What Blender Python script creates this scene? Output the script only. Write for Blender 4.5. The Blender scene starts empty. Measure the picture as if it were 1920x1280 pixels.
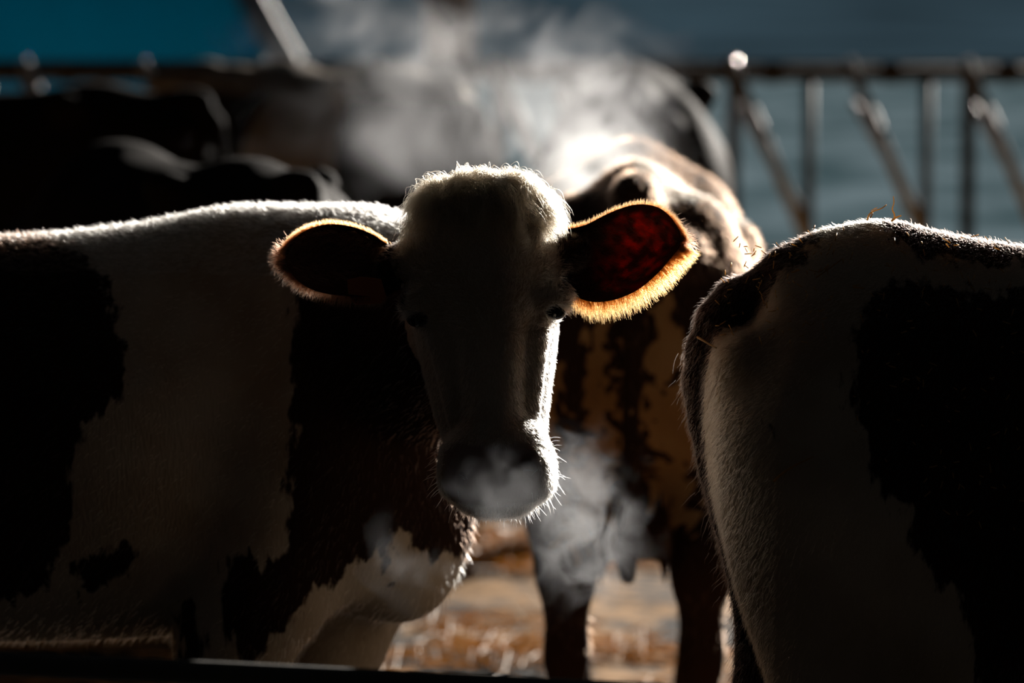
import bpy, math, random
import numpy as np
from mathutils import Vector, Matrix

rng = np.random.default_rng(7)
random.seed(7)
C = bpy.context.scene.collection
S = bpy.context.scene

# ---------------------------------------------------------------- camera
CAM_H, LENS, TILT = 1.77, 135.0, math.radians(5.16)
FPX = 1920 * LENS / 36.0
cam_d = bpy.data.cameras.new('camera')
cam_d.lens = LENS
cam_d.sensor_width = 36
cam_d.dof.use_dof = True
cam_d.dof.focus_distance = 6.19
cam_d.dof.aperture_fstop = 2.8
cam_d.dof.aperture_blades = 9
cam_d.clip_end = 1000
cam = bpy.data.objects.new('camera', cam_d)
C.objects.link(cam)
cam.location = (0, 0, CAM_H)
cam.rotation_euler = (math.pi / 2 - TILT, 0, 0)
S.camera = cam

# ---------------------------------------------------------------- world, sun, exposure
SUN = np.array((0.37, 0.90, 0.22)); SUN /= np.linalg.norm(SUN)
world = bpy.data.worlds.new('sky'); S.world = world
world.use_nodes = True
wn, wl = world.node_tree.nodes, world.node_tree.links
bg = wn['Background']
tc = wn.new('ShaderNodeTexCoord')
dotn = wn.new('ShaderNodeVectorMath'); dotn.operation = 'DOT_PRODUCT'
dotn.inputs[1].default_value = tuple(SUN)
wl.new(tc.outputs['Generated'], dotn.inputs[0])
rmp = wn.new('ShaderNodeValToRGB')
rmp.color_ramp.elements[0].position = 0.0
rmp.color_ramp.elements[0].color = (0.62, 0.50, 0.40, 1)
rmp.color_ramp.elements[1].position = 1.0
rmp.color_ramp.elements[1].color = (3.2, 3.6, 4.0, 1)
mr = wn.new('ShaderNodeMapRange')
mr.inputs['From Min'].default_value = -1; mr.inputs['From Max'].default_value = 1
wl.new(dotn.outputs['Value'], mr.inputs['Value'])
wl.new(mr.outputs[0], rmp.inputs[0])
wl.new(rmp.outputs[0], bg.inputs[0])
bg.inputs[1].default_value = 0.004

sun_d = bpy.data.lights.new('sun', 'SUN')
sun_d.energy = 10.0
sun_d.angle = math.radians(0.6)
sun_d.color = (1.0, 0.93, 0.84)
sun = bpy.data.objects.new('sun', sun_d)
C.objects.link(sun)
sun.rotation_euler = Vector(SUN).to_track_quat('Z', 'Y').to_euler()
sun.location = tuple(SUN * 50)

S.view_settings.view_transform = 'Standard'
S.view_settings.look = 'None'
S.view_settings.exposure = 0.0
S.view_settings.gamma = 1
S.view_settings.use_curve_mapping = False
S.cycles.use_denoising = True
S.cycles.max_bounces = 6
S.cycles.diffuse_bounces = 3
S.cycles.transparent_max_bounces = 8
S.cycles.volume_bounces = 0
S.cycles.volume_max_steps = 96
S.cycles.sample_clamp_indirect = 4.0


def P(px, py, D):
    """the point of the place at depth D (world y) that the photo shows at (px, py)"""
    u, v = (px - 960) / FPX, -(py - 640) / FPX
    ct, st = math.cos(TILT), math.sin(TILT)
    d = np.array((u, ct + v * st, -st + v * ct))
    return np.array((0, 0, CAM_H)) + d * (D / d[1])


# ---------------------------------------------------------------- small helpers
def tag(o, label=None, cat=None, group=None, kind=None):
    if label: o['label'] = label
    if cat: o['category'] = cat
    if group: o['group'] = group
    if kind: o['kind'] = kind
    return o


def empty(name, loc=(0, 0, 0), rz=0.0):
    o = bpy.data.objects.new(name, None)
    o.empty_display_size = 0.1
    C.objects.link(o)
    o.location = tuple(loc); o.rotation_euler = (0, 0, rz)
    return o


def mesh_obj(name, V, Fc, mat, parent=None, origin=None, smooth=True):
    V = np.asarray(V, dtype=np.float64)
    if origin is None: origin = (0, 0, 0)
    V = V - np.asarray(origin)
    me = bpy.data.meshes.new(name)
    Fc = np.asarray(Fc) if not isinstance(Fc, list) else Fc
    me.from_pydata(V.tolist(), [], Fc.tolist() if isinstance(Fc, np.ndarray) else Fc)
    me.materials.append(mat)
    if smooth:
        me.polygons.foreach_set('use_smooth', [True] * len(me.polygons))
    me.update()
    o = bpy.data.objects.new(name, me)
    C.objects.link(o)
    if parent is not None:
        o.parent = parent
        o.location = tuple(np.asarray(origin))
    else:
        o.location = tuple(origin)
    return o


class MB:
    """collects boxes and tubes into one mesh"""
    def __init__(s): s.V = []; s.F = []
    def box(s, a, b, w, h, up=(0, 0, 1), bev=0.15):
        """a bevelled bar from a to b with cross-section w x h"""
        a, b = np.asarray(a, float), np.asarray(b, float)
        t = (b - a) / np.linalg.norm(b - a)
        up = np.asarray(up, float)
        sd = np.cross(t, up)
        if np.linalg.norm(sd) < 1e-4: sd = np.cross(t, (0, 1, 0))
        sd /= np.linalg.norm(sd); u = np.cross(sd, t)
        c = min(w, h) * bev
        prof = [(-w/2+c, -h/2), (w/2-c, -h/2), (w/2, -h/2+c), (w/2, h/2-c), (w/2-c, h/2), (-w/2+c, h/2), (-w/2, h/2-c), (-w/2, -h/2+c)]
        n0 = len(s.V); n = len(prof)
        L = np.linalg.norm(b - a)
        for tt, sc in ((0, 0.85), (min(c, L*.2), 1), (L - min(c, L*.2), 1), (L, 0.85)):
            for p, q in prof: s.V.append(a + t*tt + sd*p*sc + u*q*sc)
        for k in range(3):
            for i in range(n):
                j = (i+1) % n
                s.F.append([n0+k*n+i, n0+k*n+j, n0+(k+1)*n+j, n0+(k+1)*n+i])
        s.F.append([n0+i for i in range(n)][::-1]); s.F.append([n0+3*n+i for i in range(n)])
        return s
    def tube(s, pts, rad, n=8):
        pts = [np.asarray(p, float) for p in pts]
        rad = rad if hasattr(rad, '__len__') else [rad] * len(pts)
        n0 = len(s.V); prev = None
        for k, p in enumerate(pts):
            t = (pts[min(k+1, len(pts)-1)] - pts[max(k-1, 0)]); t = t / np.linalg.norm(t)
            if prev is None:
                a = np.cross(t, (0, 0, 1))
                if np.linalg.norm(a) < 1e-3: a = np.cross(t, (0, 1, 0))
            else:
                a = prev - t * prev.dot(t)
            a /= np.linalg.norm(a); prev = a; b = np.cross(t, a)
            for i in range(n):
                an = 2*math.pi*i/n
                s.V.append(p + rad[k]*(a*math.cos(an) + b*math.sin(an)))
        for k in range(len(pts)-1):
            for i in range(n):
                j = (i+1) % n
                s.F.append([n0+k*n+i, n0+k*n+j, n0+(k+1)*n+j, n0+(k+1)*n+i])
        s.F.append([n0+i for i in range(n)][::-1]); s.F.append([n0+(len(pts)-1)*n+i for i in range(n)])
        return s
    def build(s, name, mat, parent=None, origin=None, smooth=False):
        V = np.array(s.V)
        if parent is not None and origin is None:
            V = V - np.array(parent.location)
            o = mesh_obj(name, V, s.F, mat, None, None, smooth)
            o.parent = parent
            return o
        return mesh_obj(name, V, s.F, mat, parent, origin, smooth)


# ---------------------------------------------------------------- materials
def new_mat(name):
    m = bpy.data.materials.new(name); m.use_nodes = True
    nt = m.node_tree
    return m, nt, nt.nodes, nt.links, nt.nodes['Principled BSDF']


def simple_mat(name, col, rough=0.6, metal=0.0, var=0.25, scale=8.0, bump=0.1, spec=0.5):
    m, nt, N, L, b = new_mat(name)
    t = N.new('ShaderNodeTexCoord')
    n = N.new('ShaderNodeTexNoise'); n.inputs['Scale'].default_value = scale; n.inputs['Detail'].default_value = 6
    L.new(t.outputs['Object'], n.inputs['Vector'])
    r = N.new('ShaderNodeValToRGB')
    r.color_ramp.elements[0].position = 0.3; r.color_ramp.elements[1].position = 0.7
    r.color_ramp.elements[0].color = tuple(c*(1-var) for c in col) + (1,)
    r.color_ramp.elements[1].color = tuple(min(1, c*(1+var)) for c in col) + (1,)
    L.new(n.outputs['Fac'], r.inputs[0]); L.new(r.outputs[0], b.inputs['Base Color'])
    b.inputs['Roughness'].default_value = rough
    b.inputs['Metallic'].default_value = metal
    b.inputs['Specular IOR Level'].default_value = spec
    if bump:
        bp = N.new('ShaderNodeBump'); bp.inputs['Strength'].default_value = bump; bp.inputs['Distance'].default_value = 0.02
        L.new(n.outputs['Fac'], bp.inputs['Height']); L.new(bp.outputs[0], b.inputs['Normal'])
    return m


def math_node(N, L, op, a, b=None, clamp=False):
    n = N.new('ShaderNodeMath'); n.operation = op; n.use_clamp = clamp
    for i, v in enumerate((a, b)):
        if v is None: continue
        if hasattr(v, 'is_output'): L.new(v, n.inputs[i])
        else: n.inputs[i].default_value = v
    return n.outputs[0]


def coat_mat(name, light, dark, skin=(0.27, 0.17, 0.14), edge=0.03):
    """a cow's coat: light hair, dark patches where the attribute 'patch' is negative, bare nose skin where 'skin' is 1,
    thin backlit ears where 'ear' is 1"""
    m, nt, N, L, b = new_mat(name)
    t = N.new('ShaderNodeTexCoord')
    def noise(sc, det=6, vec=None):
        n = N.new('ShaderNodeTexNoise'); n.inputs['Scale'].default_value = sc; n.inputs['Detail'].default_value = det
        L.new(vec if vec is not None else t.outputs['Object'], n.inputs['Vector']); return n.outputs['Fac']
    at = N.new('ShaderNodeAttribute'); at.attribute_name = 'patch'
    mp = N.new('ShaderNodeMapping'); mp.inputs['Scale'].default_value = (1.6, 1, 0.6)
    L.new(t.outputs['Object'], mp.inputs['Vector'])
    n1 = noise(28, 8, mp.outputs[0]); 
    d = math_node(N, L, 'SUBTRACT', n1, 0.5)
    d = math_node(N, L, 'MULTIPLY', d, edge * 3)
    d = math_node(N, L, 'ADD', at.outputs['Fac'], d)
    fac = N.new('ShaderNodeMapRange'); fac.interpolation_type = 'SMOOTHSTEP'
    fac.inputs['From Min'].default_value = -0.006; fac.inputs['From Max'].default_value = 0.006
    L.new(d, fac.inputs['Value'])
    mud = noise(4.5, 7)
    lr = N.new('ShaderNodeValToRGB')
    lr.color_ramp.elements[0].position = 0.35; lr.color_ramp.elements[1].position = 0.62
    lr.color_ramp.elements[0].color = (light[0]*.7, light[1]*.62, light[2]*.54, 1)
    lr.color_ramp.elements[1].color = tuple(light) + (1,)
    L.new(mud, lr.inputs[0])
    mx = N.new('ShaderNodeMix'); mx.data_type = 'RGBA'
    L.new(fac.outputs[0], mx.inputs[0])
    mx.inputs[6].default_value = tuple(dark) + (1,)
    L.new(lr.outputs[0], mx.inputs[7])
    sk = N.new('ShaderNodeAttribute'); sk.attribute_name = 'skin'
    mx2 = N.new('ShaderNodeMix'); mx2.data_type = 'RGBA'
    L.new(sk.outputs['Fac'], mx2.inputs[0]); L.new(mx.outputs[2], mx2.inputs[6])
    mx2.inputs[7].default_value = tuple(skin) + (1,)
    ea = N.new('ShaderNodeAttribute'); ea.attribute_name = 'ear'
    mx3 = N.new('ShaderNodeMix'); mx3.data_type = 'RGBA'
    L.new(ea.outputs['Fac'], mx3.inputs[0]); L.new(mx2.outputs[2], mx3.inputs[6])
    mx3.inputs[7].default_value = (0.11, 0.035, 0.015, 1)
    L.new(mx3.outputs[2], b.inputs['Base Color'])
    b.inputs['Roughness'].default_value = 0.75
    b.inputs['Specular IOR Level'].default_value = 0.03
    wv = N.new('ShaderNodeTexNoise'); wv.inputs['Scale'].default_value = 1; wv.inputs['Detail'].default_value = 4
    mp2 = N.new('ShaderNodeMapping'); mp2.inputs['Scale'].default_value = (220, 220, 45)
    L.new(t.outputs['Object'], mp2.inputs['Vector']); L.new(mp2.outputs[0], wv.inputs['Vector'])
    bp = N.new('ShaderNodeBump'); bp.inputs['Strength'].default_value = 0.5; bp.inputs['Distance'].default_value = 0.004
    L.new(wv.outputs['Fac'], bp.inputs['Height']); L.new(bp.outputs[0], b.inputs['Normal'])
    tr = N.new('ShaderNodeBsdfTranslucent'); tr.inputs['Color'].default_value = (0.28, 0.030, 0.008, 1)
    ms = N.new('ShaderNodeMixShader')
    ev = noise(60, 5)
    er = N.new('ShaderNodeMapRange'); er.inputs['From Min'].default_value = .42; er.inputs['From Max'].default_value = .66; er.inputs['To Min'].default_value = .08; er.inputs['To Max'].default_value = .75
    L.new(ev, er.inputs['Value'])
    ef = math_node(N, L, 'MULTIPLY', ea.outputs['Fac'], er.outputs[0])
    ef = math_node(N, L, 'MULTIPLY', ef, ea.outputs['Fac'])
    L.new(ef, ms.inputs[0]); L.new(b.outputs[0], ms.inputs[1]); L.new(tr.outputs[0], ms.inputs[2])
    L.new(ms.outputs[0], N['Material Output'].inputs['Surface'])
    return m


def hair_mat(name):
    m, nt, N, L, b = new_mat(name)
    at = N.new('ShaderNodeAttribute'); at.attribute_name = 'coat'
    h = N.new('ShaderNodeBsdfHairPrincipled')
    try: h.model = 'CHIANG'
    except Exception: pass
    h.parametrization = 'COLOR'
    L.new(at.outputs['Color'], h.inputs['Color'])
    h.inputs['Roughness'].default_value = 0.35
    h.inputs['Radial Roughness'].default_value = 0.5
    L.new(h.outputs[0], N['Material Output'].inputs['Surface'])
    N.remove(b)
    return m


HAIR = hair_mat('hair')


def hair_obj(name, parent, roots, dirs, length, cols, droop=0.15, curl=0.0, npts=4, radius=0.0003, wav=6.0):
    """strands as one curves object under its animal; all in the animal's own coordinates"""
    Nn = len(roots)
    t = np.linspace(0, 1, npts)[None, :, None]
    roots = np.asarray(roots)[:, None, :]; dirs = np.asarray(dirs)[:, None, :]
    Ln = np.asarray(length)[:, None, None]
    pos = roots + dirs * Ln * t + np.array((0, 0, -1.0)) * droop * Ln * t * t
    if curl:
        a = rng.normal(size=(Nn, 1, 3)); a /= np.linalg.norm(a, axis=2, keepdims=True)
        b = rng.normal(size=(Nn, 1, 3)); b /= np.linalg.norm(b, axis=2, keepdims=True)
        ph = rng.uniform(0, 6.28, (Nn, 1, 1))
        pos = pos + curl * Ln * t * (a * (np.sin(wav*t + ph) - np.sin(ph)) + b * (np.cos(wav*t + ph) - np.cos(ph)))
    hc = bpy.data.hair_curves.new(name)
    hc.add_curves([npts] * Nn)
    hc.attributes['position'].data.foreach_set('vector', pos.reshape(-1).astype(np.float32))
    ra = hc.attributes.get('radius') or hc.attributes.new('radius', 'FLOAT', 'POINT')
    rad = np.repeat((radius * (1 - 0.85 * np.linspace(0, 1, npts)))[None, :], Nn, 0)
    ra.data.foreach_set('value', rad.reshape(-1).astype(np.float32))
    ca = hc.attributes.new('coat', 'FLOAT_COLOR', 'CURVE')
    cc = np.concatenate([np.asarray(cols), np.ones((Nn, 1))], 1)
    ca.data.foreach_set('color', cc.reshape(-1).astype(np.float32))
    hc.materials.append(HAIR)
    o = bpy.data.objects.new(name, hc)
    C.objects.link(o)
    o.parent = parent
    return o


# ---------------------------------------------------------------- sculpting bodies as one continuous surface
class Sculpt:
    def __init__(s, xs, ys, zs):
        s.ax = [np.asarray(a, np.float32) for a in (xs, ys, zs)]
        s.F = np.full([len(a) for a in s.ax], 0.5, np.float32)
    def _sl(s, lo, hi):
        out = []
        for a, l, h in zip(s.ax, lo, hi):
            i = max(0, np.searchsorted(a, l) - 1); j = min(len(a), np.searchsorted(a, h) + 1)
            out.append(slice(i, max(j, i)))
        return tuple(out)
    def _xyz(s, sl):
        return s.ax[0][sl[0]][:, None, None], s.ax[1][sl[1]][None, :, None], s.ax[2][sl[2]][None, None, :]
    def put(s, fn, lo, hi, k=0.04, cut=False):
        m = k + 0.05
        sl = s._sl(np.asarray(lo) - m, np.asarray(hi) + m)
        if any(q.stop <= q.start for q in sl): return
        d = fn(*s._xyz(sl)).astype(np.float32)
        a = s.F[sl]
        if cut: a, d = -a, d
        h = np.clip(0.5 + 0.5 * (d - a) / k, 0, 1)
        r = d + (a - d) * h - k * h * (1 - h)
        s.F[sl] = -r if cut else r
    def cone(s, a, b, ra, rb, k=0.05, cut=False):
        a, b = np.asarray(a, float), np.asarray(b, float); ba = b - a; l2 = ba.dot(ba)
        def fn(X, Y, Z):
            h = np.clip(((X-a[0])*ba[0] + (Y-a[1])*ba[1] + (Z-a[2])*ba[2]) / l2, 0, 1)
            return np.sqrt((X-a[0]-h*ba[0])**2 + (Y-a[1]-h*ba[1])**2 + (Z-a[2]-h*ba[2])**2) - (ra + (rb-ra)*h)
        r = max(ra, rb)
        s.put(fn, np.minimum(a, b) - r, np.maximum(a, b) + r, k, cut)
    def chain(s, pts, k=0.05):
        for (a, ra), (b, rb) in zip(pts[:-1], pts[1:]): s.cone(a, b, ra, rb, k)
    def ball(s, c, r, k=0.04, cut=False, rot=None, p=2.0):
        c = np.asarray(c, float); r = np.asarray(r if hasattr(r, '__len__') else (r, r, r), float)
        R = np.eye(3) if rot is None else np.array(rot)
        def fn(X, Y, Z):
            x, y, z = X-c[0], Y-c[1], Z-c[2]
            u = R[0][0]*x + R[0][1]*y + R[0][2]*z
            v = R[1][0]*x + R[1][1]*y + R[1][2]*z
            w = R[2][0]*x + R[2][1]*y + R[2][2]*z
            if p == 2.0:
                k0 = np.sqrt((u/r[0])**2 + (v/r[1])**2 + (w/r[2])**2) + 1e-6
                k1 = np.sqrt((u/r[0]**2)**2 + (v/r[1]**2)**2 + (w/r[2]**2)**2) + 1e-6
                return k0 * (k0 - 1) / k1
            k0 = (np.abs(u/r[0])**p + np.abs(v/r[1])**p + np.abs(w/r[2])**p) ** (1/p)
            return (k0 - 1) * r.min()
        m = r.max()
        s.put(fn, c - m, c + m, k, cut)
    def loft_x(s, tab, yc, p=2.3, k=0.04, egg=0.0, tent=0.0):
        """tab rows: x, top, bottom, half width"""
        T = resample(tab)
        def fn(X, Y, Z):
            x = X[:, 0, 0]
            g = [np.interp(x, T[:, 0], T[:, i])[:, None, None] for i in (1, 2, 3)]
            zc, hz = (g[0]+g[1])/2, np.maximum((g[0]-g[1])/2, 0.005); w = np.maximum(g[2], 0.005)
            q = np.clip((Z - zc)/hz, -1.3, 1.3)
            w = w * (1 - egg*q - tent*np.maximum(q-0.3, 0))
            f = ((np.abs(Y-yc)/w)**p + np.abs((Z-zc)/hz)**p)**(1/p)
            d = (f - 1) * np.minimum(w, hz)
            o = np.maximum(T[0, 0]-x, x-T[-1, 0])[:, None, None]
            return np.where(o > 0, np.maximum(d, 0) + o*1.0 + 0.004, d)
        s.put(fn, (T[0, 0], yc-T[:, 3].max()*1.2, T[:, 2].min()), (T[-1, 0], yc+T[:, 3].max()*1.2, T[:, 1].max()), k)
    def loft_z(s, tab, p=2.4, k=0.03):
        """tab rows: z, xl, xr, yfront, yback"""
        T = resample(sorted([list(r) for r in tab]))
        def fn(X, Y, Z):
            z = Z[0, 0, :]
            g = [np.interp(z, T[:, 0], T[:, i])[None, None, :] for i in (1, 2, 3, 4)]
            xc, w = (g[0]+g[1])/2, np.maximum((g[1]-g[0])/2, 0.004); yc, h = (g[2]+g[3])/2, np.maximum((g[3]-g[2])/2, 0.004)
            f = (np.abs((X-xc)/w)**p + np.abs((Y-yc)/h)**p)**(1/p)
            d = (f - 1) * np.minimum(w, h)
            o = np.maximum(T[0, 0]-z, z-T[-1, 0])[None, None, :]
            return np.where(o > 0, np.maximum(d, 0) + o + 0.003, d)
        s.put(fn, (T[:, 1].min(), T[:, 3].min(), T[0, 0]), (T[:, 2].max(), T[:, 4].max(), T[-1, 0]), k)
    def surface(s, relax=2):
        F = s.F; nx, ny, nz = F.shape
        ins = F < 0
        cnt = np.zeros((nx-1, ny-1, nz-1), np.int8)
        for i in (0, 1):
            for j in (0, 1):
                for k in (0, 1):
                    cnt += ins[i:nx-1+i, j:ny-1+j, k:nz-1+k]
        act = (cnt > 0) & (cnt < 8)
        ci = np.argwhere(act)
        idx = np.full(act.shape, -1, np.int64); idx[act] = np.arange(len(ci))
        acc = np.zeros((len(ci), 3)); num = np.zeros(len(ci))
        xs, ys, zs = [a.astype(np.float64) for a in s.ax]
        corners = [(i, j, k) for i in (0, 1) for j in (0, 1) for k in (0, 1)]
        for c in corners:
            for ax in range(3):
                if c[ax] == 1: continue
                d = list(c); d[ax] = 1
                ia = ci + np.array(c); ib = ci + np.array(d)
                fa = F[ia[:, 0], ia[:, 1], ia[:, 2]].astype(float); fb = F[ib[:, 0], ib[:, 1], ib[:, 2]].astype(float)
                m = (fa < 0) != (fb < 0)
                t = np.where(m, fa / np.where(m, fa - fb, 1), 0)
                pa = np.stack([xs[ia[:, 0]], ys[ia[:, 1]], zs[ia[:, 2]]], 1)
                pb = np.stack([xs[ib[:, 0]], ys[ib[:, 1]], zs[ib[:, 2]]], 1)
                acc += np.where(m[:, None], pa + (pb-pa)*t[:, None], 0); num += m
        V = acc / np.maximum(num, 1)[:, None]
        Q = []
        for ax in range(3):
            o1, o2 = (ax+1) % 3, (ax+2) % 3
            sa = [slice(None)]*3; sb = [slice(None)]*3
            sa[ax] = slice(0, -1); sb[ax] = slice(1, None)
            A, B = ins[tuple(sa)], ins[tuple(sb)]
            e = np.argwhere(A != B)
            e = e[(e[:, o1] > 0) & (e[:, o2] > 0) & (e[:, o1] < F.shape[o1]-1) & (e[:, o2] < F.shape[o2]-1)]
            def cell(d1, d2):
                c = e.copy(); c[:, o1] -= d1; c[:, o2] -= d2
                return idx[c[:, 0], c[:, 1], c[:, 2]]
            q = np.stack([cell(1, 1), cell(0, 1), cell(0, 0), cell(1, 0)], 1)
            fl = ~A[e[:, 0], e[:, 1], e[:, 2]]
            q[fl] = q[fl][:, ::-1]
            Q.append(q)
        Q = np.concatenate(Q)
        Q = Q[(Q >= 0).all(1)]
        for _ in range(relax):
            sm = np.zeros_like(V); n = np.zeros(len(V))
            for a, b in ((0, 1), (1, 2), (2, 3), (3, 0)):
                for u, v in ((a, b), (b, a)):
                    for d in range(3): sm[:, d] += np.bincount(Q[:, u], V[Q[:, v], d], len(V))
                    n += np.bincount(Q[:, u], minlength=len(V))
            V = 0.5*V + 0.5*sm/np.maximum(n, 1)[:, None]
        return V, Q


def resample(tab, n=240):
    """Catmull-Rom through the rows"""
    T = np.asarray(tab, float); m = len(T)
    u = np.linspace(0, m-1, n); i = np.minimum(u.astype(int), m-2); t = (u-i)[:, None]
    p0, p1, p2, p3 = T[np.maximum(i-1, 0)], T[i], T[i+1], T[np.minimum(i+2, m-1)]
    R = 0.5*((2*p1) + (-p0+p2)*t + (2*p0-5*p1+4*p2-p3)*t**2 + (-p0+3*p1-3*p2+p3)*t**3)
    R[:, 0] = np.maximum.accumulate(R[:, 0])
    return R


def grid_axis(lo, hi, coarse, f0=None, f1=None, fine=None):
    if f0 is None: return np.arange(lo, hi+coarse, coarse)
    out = []
    x = lo
    while x < hi:
        out.append(x)
        d = 0 if f0 <= x <= f1 else min(abs(x-f0), abs(x-f1))
        x += min(coarse, fine + d*0.25)
    out.append(hi)
    return np.array(out)


def vnormals(V, Q):
    n = np.cross(V[Q[:, 2]]-V[Q[:, 0]], V[Q[:, 3]]-V[Q[:, 1]])
    N = np.zeros_like(V)
    for i in range(Q.shape[1]):
        for d in range(3): N[:, d] += np.bincount(Q[:, i], n[:, d], len(V))
    return N / (np.linalg.norm(N, axis=1, keepdims=True) + 1e-12)


def scatter(V, Q, N, n, dens=None):
    """n random points on the quads; returns points, normals"""
    T = np.concatenate([Q[:, [0, 1, 2]], Q[:, [0, 2, 3]]])
    A = np.linalg.norm(np.cross(V[T[:, 1]]-V[T[:, 0]], V[T[:, 2]]-V[T[:, 0]]), axis=1)
    if dens is not None: A = A * dens(V[T].mean(1), N[T[:, 0]])
    t = T[rng.choice(len(T), n, p=A/A.sum())]
    r1, r2 = np.sqrt(rng.random(n)), rng.random(n)
    w = np.stack([1-r1, r1*(1-r2), r1*r2], 1)
    p = (V[t]*w[:, :, None]).sum(1); m = (N[t]*w[:, :, None]).sum(1)
    return p, m/np.linalg.norm(m, axis=1, keepdims=True)


def poly_sdf(pt, poly):
    """signed distance (negative inside) of 2-D points to a polygon"""
    poly = np.asarray(poly, float); d = np.full(len(pt), 1e9); ins = np.zeros(len(pt), bool)
    for a, b in zip(poly, np.roll(poly, -1, 0)):
        e = b-a; w = pt-a
        h = np.clip((w@e)/(e@e+1e-12), 0, 1)
        d = np.minimum(d, ((w-h[:, None]*e)**2).sum(1))
        c = ((a[1] <= pt[:, 1]) & (b[1] > pt[:, 1])) | ((b[1] <= pt[:, 1]) & (a[1] > pt[:, 1]))
        xx = a[0] + (pt[:, 1]-a[1])/(b[1]-a[1]+1e-12)*e[0]
        ins ^= c & (pt[:, 0] < xx)
    d = np.sqrt(d)
    return np.where(ins, -d, d)


def set_attr(o, name, val):
    a = o.data.attributes.new(name, 'FLOAT', 'POINT')
    a.data.foreach_set('value', np.asarray(val, np.float32))


def comb(p, n, flow, lift, jit):
    """hair direction: the flow laid on the surface, lifted towards the normal"""
    f = flow - n*(flow*n).sum(1, keepdims=True)
    f /= np.linalg.norm(f, axis=1, keepdims=True) + 1e-6
    d = f*(1-lift) + n*lift + rng.normal(size=p.shape)*jit
    return d/np.linalg.norm(d, axis=1, keepdims=True)


def to_world_poly(pts, D):
    return [(P(a, b, D)[0], P(a, b, D)[2]) for a, b in pts]


# ================================================================ THE SETTING
def vnoise(x, y, seed=0):
    """smooth value noise"""
    r = np.random.default_rng(seed).random((64, 64))
    xi, yi = np.floor(x).astype(int), np.floor(y).astype(int)
    fx, fy = x-xi, y-yi
    fx, fy = fx*fx*(3-2*fx), fy*fy*(3-2*fy)
    g = lambda a, b: r[a % 64, b % 64]
    return (g(xi, yi)*(1-fx)+g(xi+1, yi)*fx)*(1-fy) + (g(xi, yi+1)*(1-fx)+g(xi+1, yi+1)*fx)*fy


def ground_h(x, y):
    near = np.clip((24-y)/6, 0, 1)
    return near*(0.022*(vnoise(x*3.1+9, y*3.1, 1)-0.5) + 0.010*(vnoise(x*9, y*9+3, 2)-0.5) + 0.05*(vnoise(x*1.1, y*1.1, 3)-0.5)) - 0.05*near


def patch_grid(x0, x1, y0, y1, nx, ny, hf):
    xs, ys = np.linspace(x0, x1, nx), np.linspace(y0, y1, ny)
    X, Y = np.meshgrid(xs, ys, indexing='ij')
    V = np.stack([X, Y, hf(X, Y)], 2).reshape(-1, 3)
    i, j = np.meshgrid(np.arange(nx-1), np.arange(ny-1), indexing='ij')
    a = (i*ny+j).reshape(-1)
    return V, np.stack([a, a+ny, a+ny+1, a+1], 1)


# yard floor: dark trodden mud with straw-coloured litter patches
m, nt, N, L, b = new_mat('yard_mud')
t = N.new('ShaderNodeTexCoord')
n1 = N.new('ShaderNodeTexNoise'); n1.inputs['Scale'].default_value = 1.6; n1.inputs['Detail'].default_value = 5
n2 = N.new('ShaderNodeTexNoise'); n2.inputs['Scale'].default_value = 14; n2.inputs['Detail'].default_value = 8
L.new(t.outputs['Object'], n1.inputs['Vector']); L.new(t.outputs['Object'], n2.inputs['Vector'])
s_ = math_node(N, L, 'MULTIPLY', n2.outputs['Fac'], 0.7)
s_ = math_node(N, L, 'ADD', n1.outputs['Fac'], s_)
cr = N.new('ShaderNodeValToRGB')
cr.color_ramp.elements[0].position = 0.74; cr.color_ramp.elements[0].color = (0.012, 0.010, 0.008, 1)
cr.color_ramp.elements[1].position = 0.94; cr.color_ramp.elements[1].color = (0.50, 0.27, 0.095, 1)
L.new(s_, cr.inputs[0]); L.new(cr.outputs[0], b.inputs['Base Color'])
b.inputs['Roughness'].default_value = 0.8; b.inputs['Specular IOR Level'].default_value = 0.08
bp = N.new('ShaderNodeBump'); bp.inputs['Strength'].default_value = 0.5; bp.inputs['Distance'].default_value = 0.012
L.new(n2.outputs['Fac'], bp.inputs['Height']); L.new(bp.outputs[0], b.inputs['Normal'])
V, Q = patch_grid(-14, 14, 7.7, 24, 320, 240, ground_h)
o = mesh_obj('floor', V, Q, m); tag(o, 'dark muddy yard floor littered with straw under the cows', 'ground', kind='structure')

M_APRON = simple_mat('low_bounce_dark', (0.010, 0.009, 0.008), 0.6, 0, .4, 3, .3, .2)  # dark floor out of view, added to curb sunlight bouncing onto the cows
V, Q = patch_grid(-14, 14, -8, 7.72, 140, 90, lambda x, y: .012*(vnoise(x*2, y*2, 8)-.5) - .012)
o = mesh_obj('apron', V, Q, M_APRON); tag(o, 'added unseen dark apron under the nearest cows', 'ground', kind='structure')

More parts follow.
